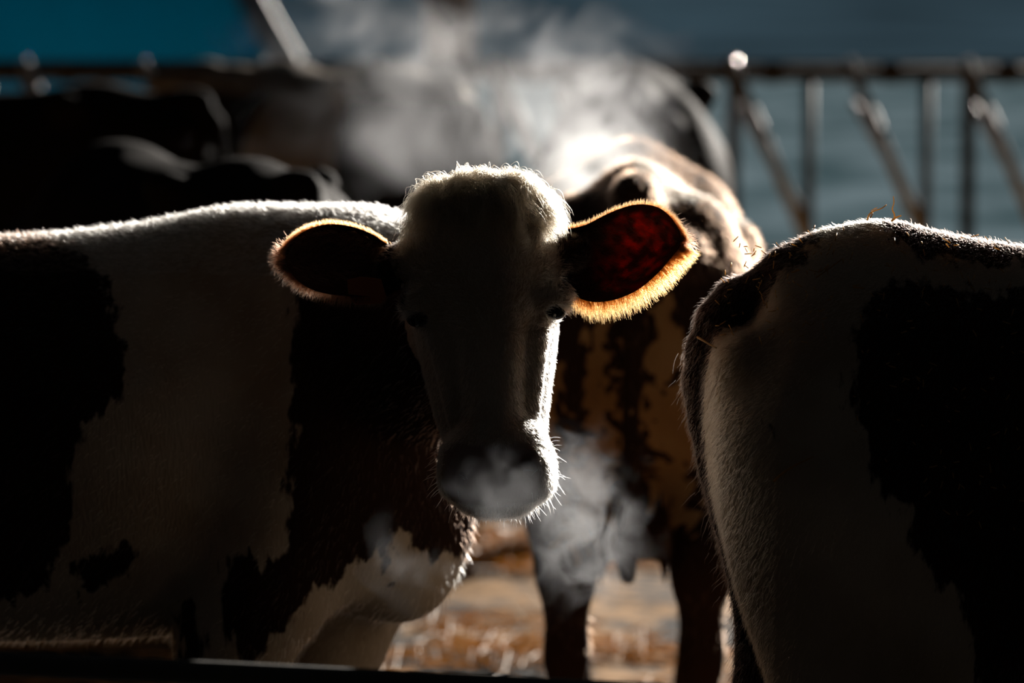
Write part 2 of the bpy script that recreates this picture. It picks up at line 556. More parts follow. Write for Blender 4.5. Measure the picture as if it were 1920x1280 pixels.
# pale frosty pasture beyond the fence
m, nt, N, L, b = new_mat('frosty_pasture')
t = N.new('ShaderNodeTexCoord')
mp = N.new('ShaderNodeMapping'); mp.inputs['Scale'].default_value = (1, 0.35, 1)
L.new(t.outputs['Object'], mp.inputs['Vector'])
n1 = N.new('ShaderNodeTexNoise'); n1.inputs['Scale'].default_value = 1.1; n1.inputs['Detail'].default_value = 8
L.new(mp.outputs[0], n1.inputs['Vector'])
cr = N.new('ShaderNodeValToRGB')
cr.color_ramp.elements[0].position = 0.33; cr.color_ramp.elements[0].color = (0.05, 0.095, 0.115, 1)
cr.color_ramp.elements[1].position = 0.70; cr.color_ramp.elements[1].color = (0.22, 0.31, 0.37, 1)
L.new(n1.outputs['Fac'], cr.inputs[0])
N.remove(b); df = N.new('ShaderNodeBsdfDiffuse'); L.new(cr.outputs[0], df.inputs['Color']); L.new(df.outputs[0], N['Material Output'].inputs['Surface'])
V, Q = patch_grid(-70, 70, 23.5, 95, 90, 70, lambda x, y: 0.12*(vnoise(x*.4, y*.4, 5)-.5))
o = mesh_obj('pasture', V, Q, m); tag(o, 'pale frosty ground beyond the feed fence', 'ground', kind='structure')

# dark blue hillside
m = simple_mat('hillside_woods', (0.042, 0.080, 0.115), 0.95, 0, 0.45, 0.12, 0, 0.0)
V, Q = patch_grid(-160, 160, 90, 330, 80, 60, lambda x, y: (y-90)*0.04 + 1.2*(vnoise(x*.05+3, y*.05, 6)-.5)*np.clip((y-90)/20, 0, 1) - 0.1)
o = mesh_obj('hillside', V, Q, m); tag(o, 'dark blue hillside rising behind the yard', 'hill', kind='structure')

# ================================================================ COWS
WHITE = (0.55, 0.46, 0.36); DARK = (0.028, 0.013, 0.008)
M_COAT = coat_mat('pied_coat', WHITE, DARK)
M_EYE = simple_mat('eye_wet', (0.006, 0.004, 0.003), 0.06, 0, 0.1, 10, 0, 0.6)
M_TAG = simple_mat('orange_plastic', (0.45, 0.10, 0.015), 0.45, 0, 0.1, 20, 0.05)


def leg_set(s, hx, fx, hw, fw, k=0.05, yc=0.0, fdx=(0, 0)):
    """four legs; hx, fx are the x of the pin bones and of the withers"""
    for sg in (-1, 1):
        y = yc + sg*hw
        s.ball((hx+0.27, yc+sg*0.14, 1.0), (0.24, 0.13, 0.32), 0.07)
        s.chain([((hx+0.27, y, 0.95), .18), ((hx+0.36, y+sg*.03, .74), .125), ((hx+0.10, y, .50), .062), ((hx+.13, y, .30), .043), ((hx+.155, y, .12), .042)], k)
        s.cone((hx+0.075, y, .55), (hx+0.10, y, .47), .035, .05, .03)
        s.cone((hx+.16, y, .10), (hx+.21, y, -.02), .044, .058, .02)
        y = yc + sg*fw; e = fdx[0 if sg < 0 else 1]
        s.ball((fx-0.02, yc+sg*0.17, 1.0), (0.19, 0.11, 0.30), 0.07)
        s.chain([((fx-.02, y, .95), .15), ((fx-.10+e*.5, y, .72), .105), ((fx-.05+e, y, .42), .06), ((fx-.05+e, y, .30), .042), ((fx-.04+e, y, .12), .042)], k)
        s.cone((fx-.035+e, y, .10), (fx+.01+e, y, -.02), .045, .058, .02)


BASE = [(-.875, 1.20, 1.02, .07), (-.83, 1.29, .88, .17), (-.72, 1.345, .74, .235), (-.58, 1.37, .67, .265), (-.42, 1.395, .63, .29), (-.2, 1.365, .60, .31),
        (0, 1.355, .58, .345), (.2, 1.36, .58, .355), (.4, 1.375, .60, .33), (.55, 1.405, .62, .28), (.68, 1.37, .64, .235), (.78, 1.29, .69, .18), (.86, 1.12, .80, .09)]


def generic_cow(voxel, poll=(1.18, 0, 1.42), nose=(1.52, 0, 1.12), tail=True, hookz=1.315, udder=False, tent=0.25, tab=BASE, p=2.35):
    s = Sculpt(np.arange(-1.12, 1.75, voxel), np.arange(-.52, .53, voxel), np.arange(-.10, 1.70, voxel))
    s.loft_x(tab, 0.0, p, .04, 0.06, tent)
    leg_set(s, -.86, .52, .15, .155)
    if hookz:
        for sg in (-1, 1):
            s.ball((-.40, sg*.235, hookz), (.075, .05, .05), .08)
            s.ball((-.83, sg*.11, 1.20), (.06, .05, .06), .05)
    s.ball((-.80, 0, 1.335), (.10, .045, .045), .05)
    if udder:
        s.ball((-.42, 0, .60), (.20, .15, .13), .05)
        for a in (-.50, -.36):
            for sg in (-1, 1): s.cone((a, sg*.07, .50), (a, sg*.075, .43), .02, .013, .02)
    poll, nose = np.array(poll), np.array(nose)
    s.chain([((.55, 0, 1.10), .255), ((.55*.45+poll[0]*.55, poll[1]*.5, 1.10*.45+(poll[2]-.06)*.55), .175), (poll-(0.04, 0, .05), .125)], .08)
    ax = (nose-poll); hl = np.linalg.norm(ax); ax /= hl
    sd = np.cross(ax, (0, 0, 1)); sd /= np.linalg.norm(sd); up = np.cross(sd, ax)
    R = np.stack([ax, sd, up])
    s.ball(poll+ax*.14-up*.02, (.20, .115, .125), .04, rot=R, p=2.4)
    s.cone(poll+ax*.15-up*.03, nose-ax*.06-up*.01, .105, .072, .05)
    s.ball(nose-ax*.04, (.075, .085, .07), .03, rot=R, p=2.4)
    s.cone(poll+ax*.12-up*.12, nose-ax*.08-up*.06, .06, .04, .05)
    for sg in (-1, 1):
        s.ball(poll+ax*.17+sd*sg*.10+up*.04, .035, .03)
        R2 = np.stack([sd*sg*.95-up*.2-ax*.1, ax, up]); 
        s.ball(poll+ax*.02+sd*sg*.20-up*.02, (.12, .03, .06), .03, rot=np.stack([R2[0]/np.linalg.norm(R2[0]), up, ax]))
    if tail:
        s.chain([((-.84, 0, 1.32), .04), ((-.91, 0, 1.24), .034), ((-.935, 0, 1.05), .027), ((-.93, .01, .80), .022), ((-.92, .015, .66), .024), ((-.915, .015, .58), .030), ((-.91, .015, .50), .022)], .025)
    return s.surface()


def cow_attrs(o, V, patch, skin=None, ear=None):
    patch = np.where(V[:, 2] < .055, -.06, patch)                      # dark hooves
    set_attr(o, 'patch', patch)
    set_attr(o, 'skin', np.zeros(len(V)) if skin is None else skin)
    set_attr(o, 'ear', np.zeros(len(V)) if ear is None else ear)


# ---------------------------------------------------------------- the cow that looks at the camera
def main_cow():
    YB = 6.97
    xs = grid_axis(-2.12, 0.42, .018, -.19, .125, .0042)
    ys = grid_axis(5.95, 7.55, .018, 6.02, 6.36, .0046)
    zs = grid_axis(-.10, 1.60, .018, .90, 1.50, .0044)
    s = Sculpt(xs, ys, zs)
    body = [(-1.96, 1.16, 1.04, .06), (-1.91, 1.26, .88, .17), (-1.80, 1.325, .73, .24), (-1.62, 1.345, .66, .275), (-1.44, 1.372, .63, .30), (-1.22, 1.345, .605, .33),
            (-.95, 1.332, .595, .36), (-.72, 1.350, .60, .36), (-.56, 1.376, .61, .33), (-.44, 1.383, .63, .29), (-.32, 1.365, .65, .26), (-.22, 1.30, .67, .23), (-.14, 1.17, .71, .17), (-.09, 1.03, .78, .09)]
    s.loft_x(body, YB, 2.15, .04, .06, .3)
    # hind legs and rear, generic
    for sg in (-1, 1):
        y = YB + sg*.17
        s.ball((-1.68, YB+sg*.14, 1.0), (.24, .13, .32), .07)
        s.chain([((-1.68, y, .95), .18), ((-1.59, y+sg*.03, .74), .125), ((-1.85, y, .50), .062), ((-1.82, y, .30), .043), ((-1.795, y, .12), .042)])
        s.cone((-1.79, y, .10), (-1.74, y, -.02), .044, .058, .02)
        s.ball((-1.45, YB+sg*.17, 1.28), (.10, .055, .06), .12)
    s.chain([((-1.91, YB, 1.30), .04), ((-1.99, YB, 1.2), .034), ((-2.01, YB, 1.0), .026), ((-2.0, YB, .6), .026), ((-2.0, YB, .45), .045), ((-2.0, YB, .3), .02)], .025)
    # near and far foreleg
    s.ball((-.36, YB-.18, .98), (.19, .12, .30), .07)
    s.chain([((-.38, YB-.20, .95), .15), ((-.45, YB-.22, .72), .115), ((-.50, YB-.22, .60), .092), ((-.53, YB-.20, .42), .062), ((-.53, YB-.20, .30), .043), ((-.525, YB-.20, .12), .043)])
    s.cone((-.52, YB-.20, .10), (-.475, YB-.20, -.02), .046, .058, .02)
    s.ball((-.30, YB+.18, .98), (.19, .12, .30), .07)
    s.chain([((-.27, YB+.17, .92), .15), ((-.275, YB+.16, .70), .105), ((-.33, YB+.16, .56), .085), ((-.355, YB+.16, .42), .062), ((-.355, YB+.16, .30), .043), ((-.35, YB+.16, .12), .043)])
    s.cone((-.345, YB+.16, .10), (-.30, YB+.16, -.02), .046, .058, .02)
    s.ball((-.20, YB, .80), (.115, .14, .17), .08)                      # brisket
    # neck, bent round towards the camera
    s.chain([((-.44, YB, 1.10), .25), ((-.26, YB-.10, 1.17), .195), ((-.13, YB-.27, 1.19), .165), ((-.055, 6.50, 1.225), .125)], .08)
    # ---- head, face towards the camera
    D = 6.2
    hz = lambda py: P(960, py, D)[2]
    hx = lambda px: P(px, 640, D)[0]
    H = lambda r: (hz(r[0]), hx(r[1]), hx(r[2]), r[3], r[4])
    skull = [(331, 880, 952, 6.225, 6.265), (338, 842, 980, 6.212, 6.285), (356, 808, 1004, 6.20, 6.32), (390, 785, 1026, 6.193, 6.37), (440, 773, 1038, 6.19, 6.43), (495, 764, 1046, 6.183, 6.46), (550, 765, 1052, 6.18, 6.48), (600, 769, 1050, 6.187, 6.50),
             (650, 777, 1044, 6.20, 6.50), (700, 789, 1038, 6.207, 6.48), (750, 803, 1031, 6.21, 6.44), (800, 818, 1026, 6.21, 6.40), (850, 836, 1020, 6.20, 6.36), (905, 856, 1004, 6.19, 6.33), (940, 880, 980, 6.2, 6.3)]
    s.loft_z([H(r) for r in skull], 2.5, .02)
    nasal = [(430, 870, 965, 6.20, 6.30), (500, 848, 985, 6.168, 6.32), (560, 846, 990, 6.152, 6.32), (650, 852, 990, 6.138, 6.32), (740, 862, 984, 6.122, 6.32), (810, 866, 990, 6.105, 6.30), (870, 880, 985, 6.11, 6.28)]
    s.loft_z([H(r) for r in nasal], 2.6, .03)
    c = lambda px, py, y: np.array((hx(px), y, hz(py)))
    # muzzle: broad nose pad with flaring sides, upper lip, chin
    muz = [(778, 890, 992, 6.13, 6.24), (800, 856, 1014, 6.098, 6.26), (838, 828, 1034, 6.078, 6.27), (870, 823, 1041, 6.068, 6.27), (900, 825, 1040, 6.07, 6.27), (922, 836, 1028, 6.083, 6.265), (940, 872, 992, 6.12, 6.24)]
    s.loft_z([H(r) for r in muz], 3.3, .018)
    s.ball(c(931, 926, 6.165), (.067, .075, .033), .010, p=2.3)         # chin and lower lip
    for px, py, sg in ((878, 872, -1), (990, 862, 1)):                 # nostrils: comma-shaped hollows with a raised wing
        a = math.radians(32*sg)
        R = np.array([(math.cos(a), 0, math.sin(a)), (0, 1, 0), (-math.sin(a), 0, math.cos(a))])
        s.ball(c(px+8*sg, py-4, 6.092), (.024, .022, .034), .012, rot=R)
        s.ball(c(px+4*sg, py, 6.072), (.0095, .028, .021), .008, cut=True, rot=R)
    s.cone(c(931, 905, 6.062), c(931, 936, 6.08), .002, .0025, .006, cut=True)      # groove of the upper lip
    # brows and eyes, cheek ridges
    for px, py, sg in ((783, 588, -1), (1040, 576, 1)):
        s.ball(c(px, py-14, 6.245), (.030, .042, .030), .025)
        s.ball(c(px+sg*2, py+8, 6.235), (.022, .030, .020), .006, cut=True)
    s.cone(c(826, 640, 6.215), c(850, 780, 6.19), .018, .010, .03)
    s.cone(c(1008, 630, 6.215), c(1000, 770, 6.19), .018, .010, .03)
    # ear roots
    s.cone(c(790, 490, 6.31), c(735, 505, 6.31), .036, .030, .03)
    s.cone(c(1025, 470, 6.31), c(1072, 478, 6.31), .036, .032, .03)
    V, Q = s.surface(2)
    nb = len(V)
    # ---- ears: cupped leaves with thickness
    def ear(tilt, top, bot, ydep, cup, nu=36, nv=17):
        """axis: base -> tip pixel columns via top / bottom outlines (px, py)"""
        tu = resample([(i,) + p for i, p in enumerate(top)], nu)[:, 1:]
        bu = resample([(i,) + p for i, p in enumerate(bot)], nu)[:, 1:]
        G = np.zeros((nu, nv, 3))
        for i in range(nu):
            u = i/(nu-1)
            for j in range(nv):
                v = j/(nv-1)
                q = tu[i]*(1-v) + bu[i]*v
                w = 2*v-1
                y = ydep[0]*(1-u)+ydep[1]*u - tilt*w*math.sin(math.pi*min(1, .1+.8*u)) + cup*(1-w*w)*math.sin(math.pi*min(1, .12+.80*u))**.7 
                y += 0.006*math.sin(v*9+u*4)*math.sin(math.pi*u)
                G[i, j] = P(q[0], q[1], D) ; G[i, j, 1] = y
        return G
    def shell(G, th):
        nu, nv = G.shape[:2]
        du = np.gradient(G, axis=0); dv = np.gradient(G, axis=1)
        n = np.cross(du, dv); n /= np.linalg.norm(n, axis=2, keepdims=True)+1e-9
        if n[..., 1].mean() > 0: n = -n
        A, B = G + n*th/2, G - n*th/2
        A[:, [0, -1]] = B[:, [0, -1]] = G[:, [0, -1]]
        VV = np.concatenate([A.reshape(-1, 3), B.reshape(-1, 3)]); k = nu*nv
        F = []
        for i in range(nu-1):
            for j in range(nv-1):
                a = i*nv+j
                F.append((a, a+1, a+nv+1, a+nv)); F.append((k+a, k+a+nv, k+a+nv+1, k+a+1))
        for j in range(nv-1):
            a = (nu-1)*nv+j; F.append((a, a+1, k+a+1, k+a))
        return VV, np.array(F)
    topR = [(1035, 452), (1062, 438), (1100, 428), (1148, 404), (1195, 389), (1235, 393), (1262, 413), (1278, 440), (1282, 458)]
    botR = [(1052, 515), (1064, 545), (1090, 568), (1125, 574), (1165, 566), (1205, 546), (1240, 515), (1266, 484), (1280, 466)]
    topL = [(752, 468), (722, 466), (694, 450), (655, 436), (610, 431), (570, 440), (542, 458), (528, 478), (526, 488)]
    botL = [(748, 548), (722, 560), (690, 562), (650, 560), (610, 556), (575, 546), (548, 528), (532, 506), (527, 494)]
    GR = ear(0, topR, botR, (6.30, 6.27), .045)
    GL = ear(.045, topL, botL, (6.29, 6.33), .050)
    parts = [(V, Q)]
    earm = [np.zeros(nb)]
    off = nb
    for G, gl in ((GR, 1.0), (GL, .25)):  # left ear's glow turned down to stand in for its shade
        v_, f_ = shell(G, .0045)
        parts.append((v_, f_+off)); off += len(v_)
        u = np.repeat(np.linspace(0, 1, G.shape[0]), G.shape[1])
        earm.append(np.tile(np.clip(u*3-.5, .15, 1)*gl, 2))
    V = np.concatenate([p[0] for p in parts]); Q = np.concatenate([p[1] for p in parts])
    org = np.array((-1.0, YB, 0.0))
    cow = mesh_obj('cow', V, Q, M_COAT, None, org)
    tag(cow, 'white-faced pied cow turning its head to the camera, breathing steam', 'cow', 'cows in the yard')
    # ---- coat pattern (side view, metres)
    DB = 6.68
    polys = [[(-900, 470), (60, 462), (150, 490), (205, 560), (222, 640), (240, 690), (228, 740), (165, 790), (140, 900), (130, 1010), (90, 1095), (0, 1130), (-300, 1180), (-900, 1150)],
             [(560, 545), (640, 520), (760, 500), (900, 520), (960, 800), (890, 930), (905, 1000), (910, 1050), (865, 1085), (835, 1068), (800, 1075), (770, 1030), (745, 1000), (705, 1048), (650, 1070), (615, 1100), (585, 1110), (560, 1150), (530, 1190), (505, 1160), (498, 1215), (462, 1245), (430, 1195), (424, 1120), (418, 1080), (430, 1035), (470, 1020), (492, 1060), (530, 1050), (545, 1010), (536, 940), (545, 800), (550, 700), (552, 600)],
             [(135, 1070), (175, 1030), (235, 1018), (258, 1040), (240, 1075), (190, 1100), (140, 1115)],
             [(335, 1135), (370, 1130), (385, 1180), (380, 1260), (340, 1260)],
             [(716, 1050), (732, 1045), (736, 1095), (726, 1110), (716, 1080)]]
    xz = V[:, [0, 2]]
    pd = np.full(len(V), 1e9)
    for pl in polys: pd = np.minimum(pd, poly_sdf(xz, to_world_poly(pl, DB)))
    head = (V[:, 1] < 6.47) & (V[:, 0] > -.25)
    pd = np.where(head, 0.3 + 0*pd, pd)
    pd = np.where((V[:, 1] >= 6.44) & (V[:, 1] < 6.56) & (V[:, 0] > -.25), np.minimum(pd, .3*(6.56-V[:, 1])/.12), pd)
    def root_sdf(q):
        r = np.minimum(poly_sdf(q[:, [0, 2]], to_world_poly([(1046, 432), (1110, 425), (1110, 540), (1062, 530), (1052, 490)], 6.28)), poly_sdf(q[:, [0, 2]], to_world_poly([(690, 455), (738, 462), (752, 490), (756, 565), (690, 575)], 6.28)))
        return np.where(q[:, 1] > 6.2, r, .3)
    pd = np.where(head, np.minimum(pd, root_sdf(V)), pd)
    mz = poly_sdf(xz, to_world_poly([(835, 835), (865, 815), (935, 822), (990, 812), (1008, 835), (1012, 890), (1000, 925), (935, 935), (850, 925), (830, 890)], 6.2))
    skin = np.clip(.5 - mz/.012, 0, 1) * (V[:, 1] < 6.15)
    em = np.concatenate(earm)
    pd[nb:] = -.3
    cow_attrs(cow, V - org, pd, skin, em)
    # ---- parts: eyes, ear tag
    for px, py in ((781, 597), (1043, 583)):
        bpts = []
        e = c(px, py, 6.247)
        sv = Sculpt(np.arange(e[0]-.03, e[0]+.031, .004), np.arange(e[1]-.03, e[1]+.031, .004), np.arange(e[2]-.03, e[2]+.031, .004))
        sv.ball(e, (.0195, .024, .0185), .001)
        ev, eq = sv.surface(1)
        mesh_obj('eye', ev-org, eq, M_EYE, cow)
    tg = [(648, 530), (672, 524), (712, 528), (722, 562), (712, 574), (664, 577), (650, 560)]
    tv = [P(a, b, D) for a, b in tg]
    tv = [np.array((p[0], 6.262, p[2])) for p in tv]
    n_ = len(tv); vv = tv + [p+np.array((0, .003, 0)) for p in tv]
    fc = [list(range(n_))[::-1], list(range(n_, 2*n_))] + [[i, (i+1) % n_, n_+(i+1) % n_, n_+i] for i in range(n_)]
    tgo = mesh_obj('ear_tag', np.array(vv)-org, fc, M_TAG, cow, None, False); tgo['label'] = 'dull orange ear tag'
    # ---- hair
    Vb, Qb = V[:nb], Q[(Q < nb).all(1)]
    Nb = vnormals(Vb, Qb)
    def colour(p, wn=1.0):
        d = np.full(len(p), 1e9)
        for pl in polys: d = np.minimum(d, poly_sdf(p[:, [0, 2]], to_world_poly(pl, DB)))
        hd = (p[:, 1] < 6.5) & (p[:, 0] > -.25)
        d = np.where(hd, root_sdf(p), d) + rng.normal(size=len(p))*.008
        v = rng.uniform(.75, 1.1, (len(p), 1))
        return np.where((d < 0)[:, None], np.array((.06, .028, .018))*v, np.array((.80, .70, .58))*v)
    hd = lambda q: (q[:, 1] < 6.46) & (q[:, 0] > -.22) & (q[:, 0] < .2)
    # head
    def dens(q, n):
        w = hd(q)*1.0
        mzd = poly_sdf(q[:, [0, 2]], to_world_poly([(835, 835), (865, 815), (935, 822), (990, 812), (1008, 835), (1012, 890), (1000, 925), (935, 935), (850, 925), (830, 890)], 6.2))
        return w*np.where((mzd < 0) & (q[:, 1] < 6.15), 0.0, 1.0)
    p, n = scatter(Vb, Qb, Nb, 52000, dens)
    flow = np.zeros_like(p); flow[:, 2] = -1
    whorl = np.array((hx(910), 6.18, hz(640)))
    up_ = p[:, 2] > hz(620)
    fl2 = p - whorl; fl2[:, 1] = 0
    flow = np.where(up_[:, None], fl2/np.linalg.norm(fl2, axis=1, keepdims=True)*.9 + np.array((0, 0, .1)), flow + (p-np.array((hx(920), 6.2, 0)))*np.array((2.0, 0, 0)))
    sw = vnoise(p[:, 0]*70+40, p[:, 2]*70, 11)*6.28
    flow = flow + np.where(up_, .7, .15)[:, None]*np.stack([np.cos(sw), 0*sw, np.sin(sw)], 1)
    d = comb(p, n, flow, .30, .16)
    ln = rng.uniform(.5, 1.0, len(p))*np.where(up_, .016, .010)
    tan_ = np.clip((p[:, 2]-hz(450))/.05, 0, 1)[:, None]
    hair_obj('fur', cow, p-org, d, ln, colour(p)*(1-tan_*np.array((.42, .5, .58))), .2, .10, 4, .00032)
    # forelock: clumped curly hair over the poll
    fr = []
    top = lambda q, n: (hd(q) & (q[:, 2] > hz(425)))*np.clip((q[:, 2]-hz(430))/.03, 0, 1)
    pc, nc = scatter(Vb, Qb, Nb, 360, top)
    R_, Dd, Ll, Cc = [], [], [], []
    cl = rng.integers(0, len(pc), 15000)
    cd = comb(pc, nc, np.stack([rng.normal(size=len(pc))*.8 + (pc[:, 0]-hx(910))*9, -.6+rng.normal(size=len(pc))*.3, -.3+rng.normal(size=len(pc))*.9], 1), .42, .12)
    clen = rng.uniform(.022, .050, len(pc))
    R_ = pc[cl] + rng.normal(size=(len(cl), 3))*.0032
    Dd = cd[cl] + rng.normal(size=(len(cl), 3))*.10; Dd /= np.linalg.norm(Dd, axis=1, keepdims=True)
    st = np.random.get_state() if False else None
    hair_obj('forelock', cow, R_-org, Dd, clen[cl]*rng.uniform(.75, 1.15, len(cl)), np.array((.32, .22, .13))*rng.uniform(.7, 1.1, (len(cl), 1)), .8, .17, 8, .00030, 6.0)
    # body
    p, n = scatter(Vb, Qb, Nb, 60000, lambda q, n: (~hd(q))*(q[:, 2] > .3)*(1+8*(q[:, 2] > 1.28)))
    flow = np.tile(np.array((-.8, 0, -.6)), (len(p), 1))
    d = comb(p, n, flow, .38, .16)
    hair_obj('fur', cow, p-org, d, rng.uniform(.5, 1, len(p))*.020, colour(p), .2, .08, 4, .0004)
    # ear fringes and inner ear hair
    for G, side in ((GR, 1), (GL, -1)):
        nu, nv = G.shape[:2]
        def pick(vs, m_, umin=.12):
            iu = rng.uniform(umin, 1, m_)*(nu-1.001); iv = vs*(nv-1.001)
            a, b_ = iu.astype(int), iv.astype(int); fa, fb = (iu-a)[:, None], (iv-b_)[:, None]
            return (G[a, b_]*(1-fa)+G[a+1, b_]*fa)*(1-fb)+(G[a, b_+1]*(1-fa)+G[a+1, b_+1]*fa)*fb, iu/(nu-1)
        cen = G.mean((0, 1))
        tip = np.array((side, 0, 0))
        for vs0, vs1, m_, sg, lmax in ((.90, 1.0, 3400 if side > 0 else 2600, -1, .036 if side > 0 else .022), (.0, .10, 5200, 1, .013)):
            v_ = rng.uniform(vs0, vs1, m_)
            p, u = pick(v_, m_)
            d = np.stack([side*(.25+1.3*np.clip(u-.55, 0, 1)*2), rng.normal(size=m_)*.18-.05, sg*(1-.7*np.clip(u-.5, 0, 1)*1.4)], 1) + rng.normal(size=(m_, 3))*.13
            d /= np.linalg.norm(d, axis=1, keepdims=True)
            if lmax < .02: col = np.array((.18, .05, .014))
            else: col = np.array((.22, .055, .010)) if side > 0 else np.array((.05, .02, .01))  # left lower fringe coloured dark to paint it unlit
            hair_obj('ear_fringe', cow, p-org, d, rng.uniform(.35, 1, m_)*lmax, col*rng.uniform(.6, 1.25, (m_, 1)), .1, .06, 4, .00030)
        m_ = 2600
        p, u = pick(rng.uniform(.1, .9, m_), m_, .1)
        p = p + np.array((0, -.004, 0))
        d = np.stack([side*(.8+0*u), -.35+rng.normal(size=m_)*.2, rng.normal(size=m_)*.55], 1)
        d /= np.linalg.norm(d, axis=1, keepdims=True)
        hair_obj('inner_ear_hair', cow, p-org, d, rng.uniform(.4, 1, m_)*.035, np.array((.16, .05, .025))*rng.uniform(.6, 1.2, (m_, 1)), .15, .12, 5, .0003)
        # short hair on the back of the ear
        m_ = 5000
        p, u = pick(rng.uniform(0, 1, m_), m_, .02)
        p = p + np.array((0, .003, 0))
        d = np.stack([side*(.8+0*u), .55+rng.normal(size=m_)*.2, rng.normal(size=m_)*.4], 1)
        d /= np.linalg.norm(d, axis=1, keepdims=True)
        hair_obj('ear_fur', cow, p-org, d, rng.uniform(.4, 1, m_)*.014, np.array((.08, .024, .009))*rng.uniform(.6, 1.2, (m_, 1)), .1, .1, 4, .0003)
    # whiskers
    wd = lambda q, n: (q[:, 1] < 6.22)*(q[:, 2] < hz(805))*(q[:, 2] > hz(965))*(np.abs(n[:, 0]) > .3)*1.0
    p, n = scatter(Vb, Qb, Nb, 110, wd)
    d = n*.9 + np.array((0, -.1, -.25)) + rng.normal(size=p.shape)*.22; d /= np.linalg.norm(d, axis=1, keepdims=True)
    hair_obj('whiskers', cow, p-org, d, rng.uniform(.4, 1, len(p))*.028, np.tile((.8, .74, .66), (len(p), 1)), .25, .05, 5, .00035)
    cd_ = lambda q, n: (q[:, 1] < 6.26)*(q[:, 2] < hz(925))*(q[:, 2] > hz(975))*1.0
    p, n = scatter(Vb, Qb, Nb, 150, cd_)
    d = n*.7 + np.array((.1, -.1, -.5)) + rng.normal(size=p.shape)*.25; d /= np.linalg.norm(d, axis=1, keepdims=True)
    hair_obj('whiskers', cow, p-org, d, rng.uniform(.4, 1, len(p))*.016, np.tile((.75, .66, .55), (len(p), 1)), .2, .05, 4, .0003)
    for px, py, sg in ((772, 588, -1), (1052, 574, 1)):
        m_ = 130
        p = c(px, py, 6.225) + np.stack([rng.uniform(-.006, .006, m_), rng.uniform(-.012, .02, m_), rng.uniform(-.003, .003, m_)], 1)
        d = np.stack([sg*(.9+0*rng.random(m_)), -.5+rng.normal(size=m_)*.3, -.25+rng.normal(size=m_)*.2], 1); d /= np.linalg.norm(d, axis=1, keepdims=True)
        hair_obj('eyelashes', cow, p-org, d, rng.uniform(.5, 1, m_)*.024, np.tile((.62, .54, .45), (m_, 1)), .35, .05, 5, .0003)
    return cow


main_cow()


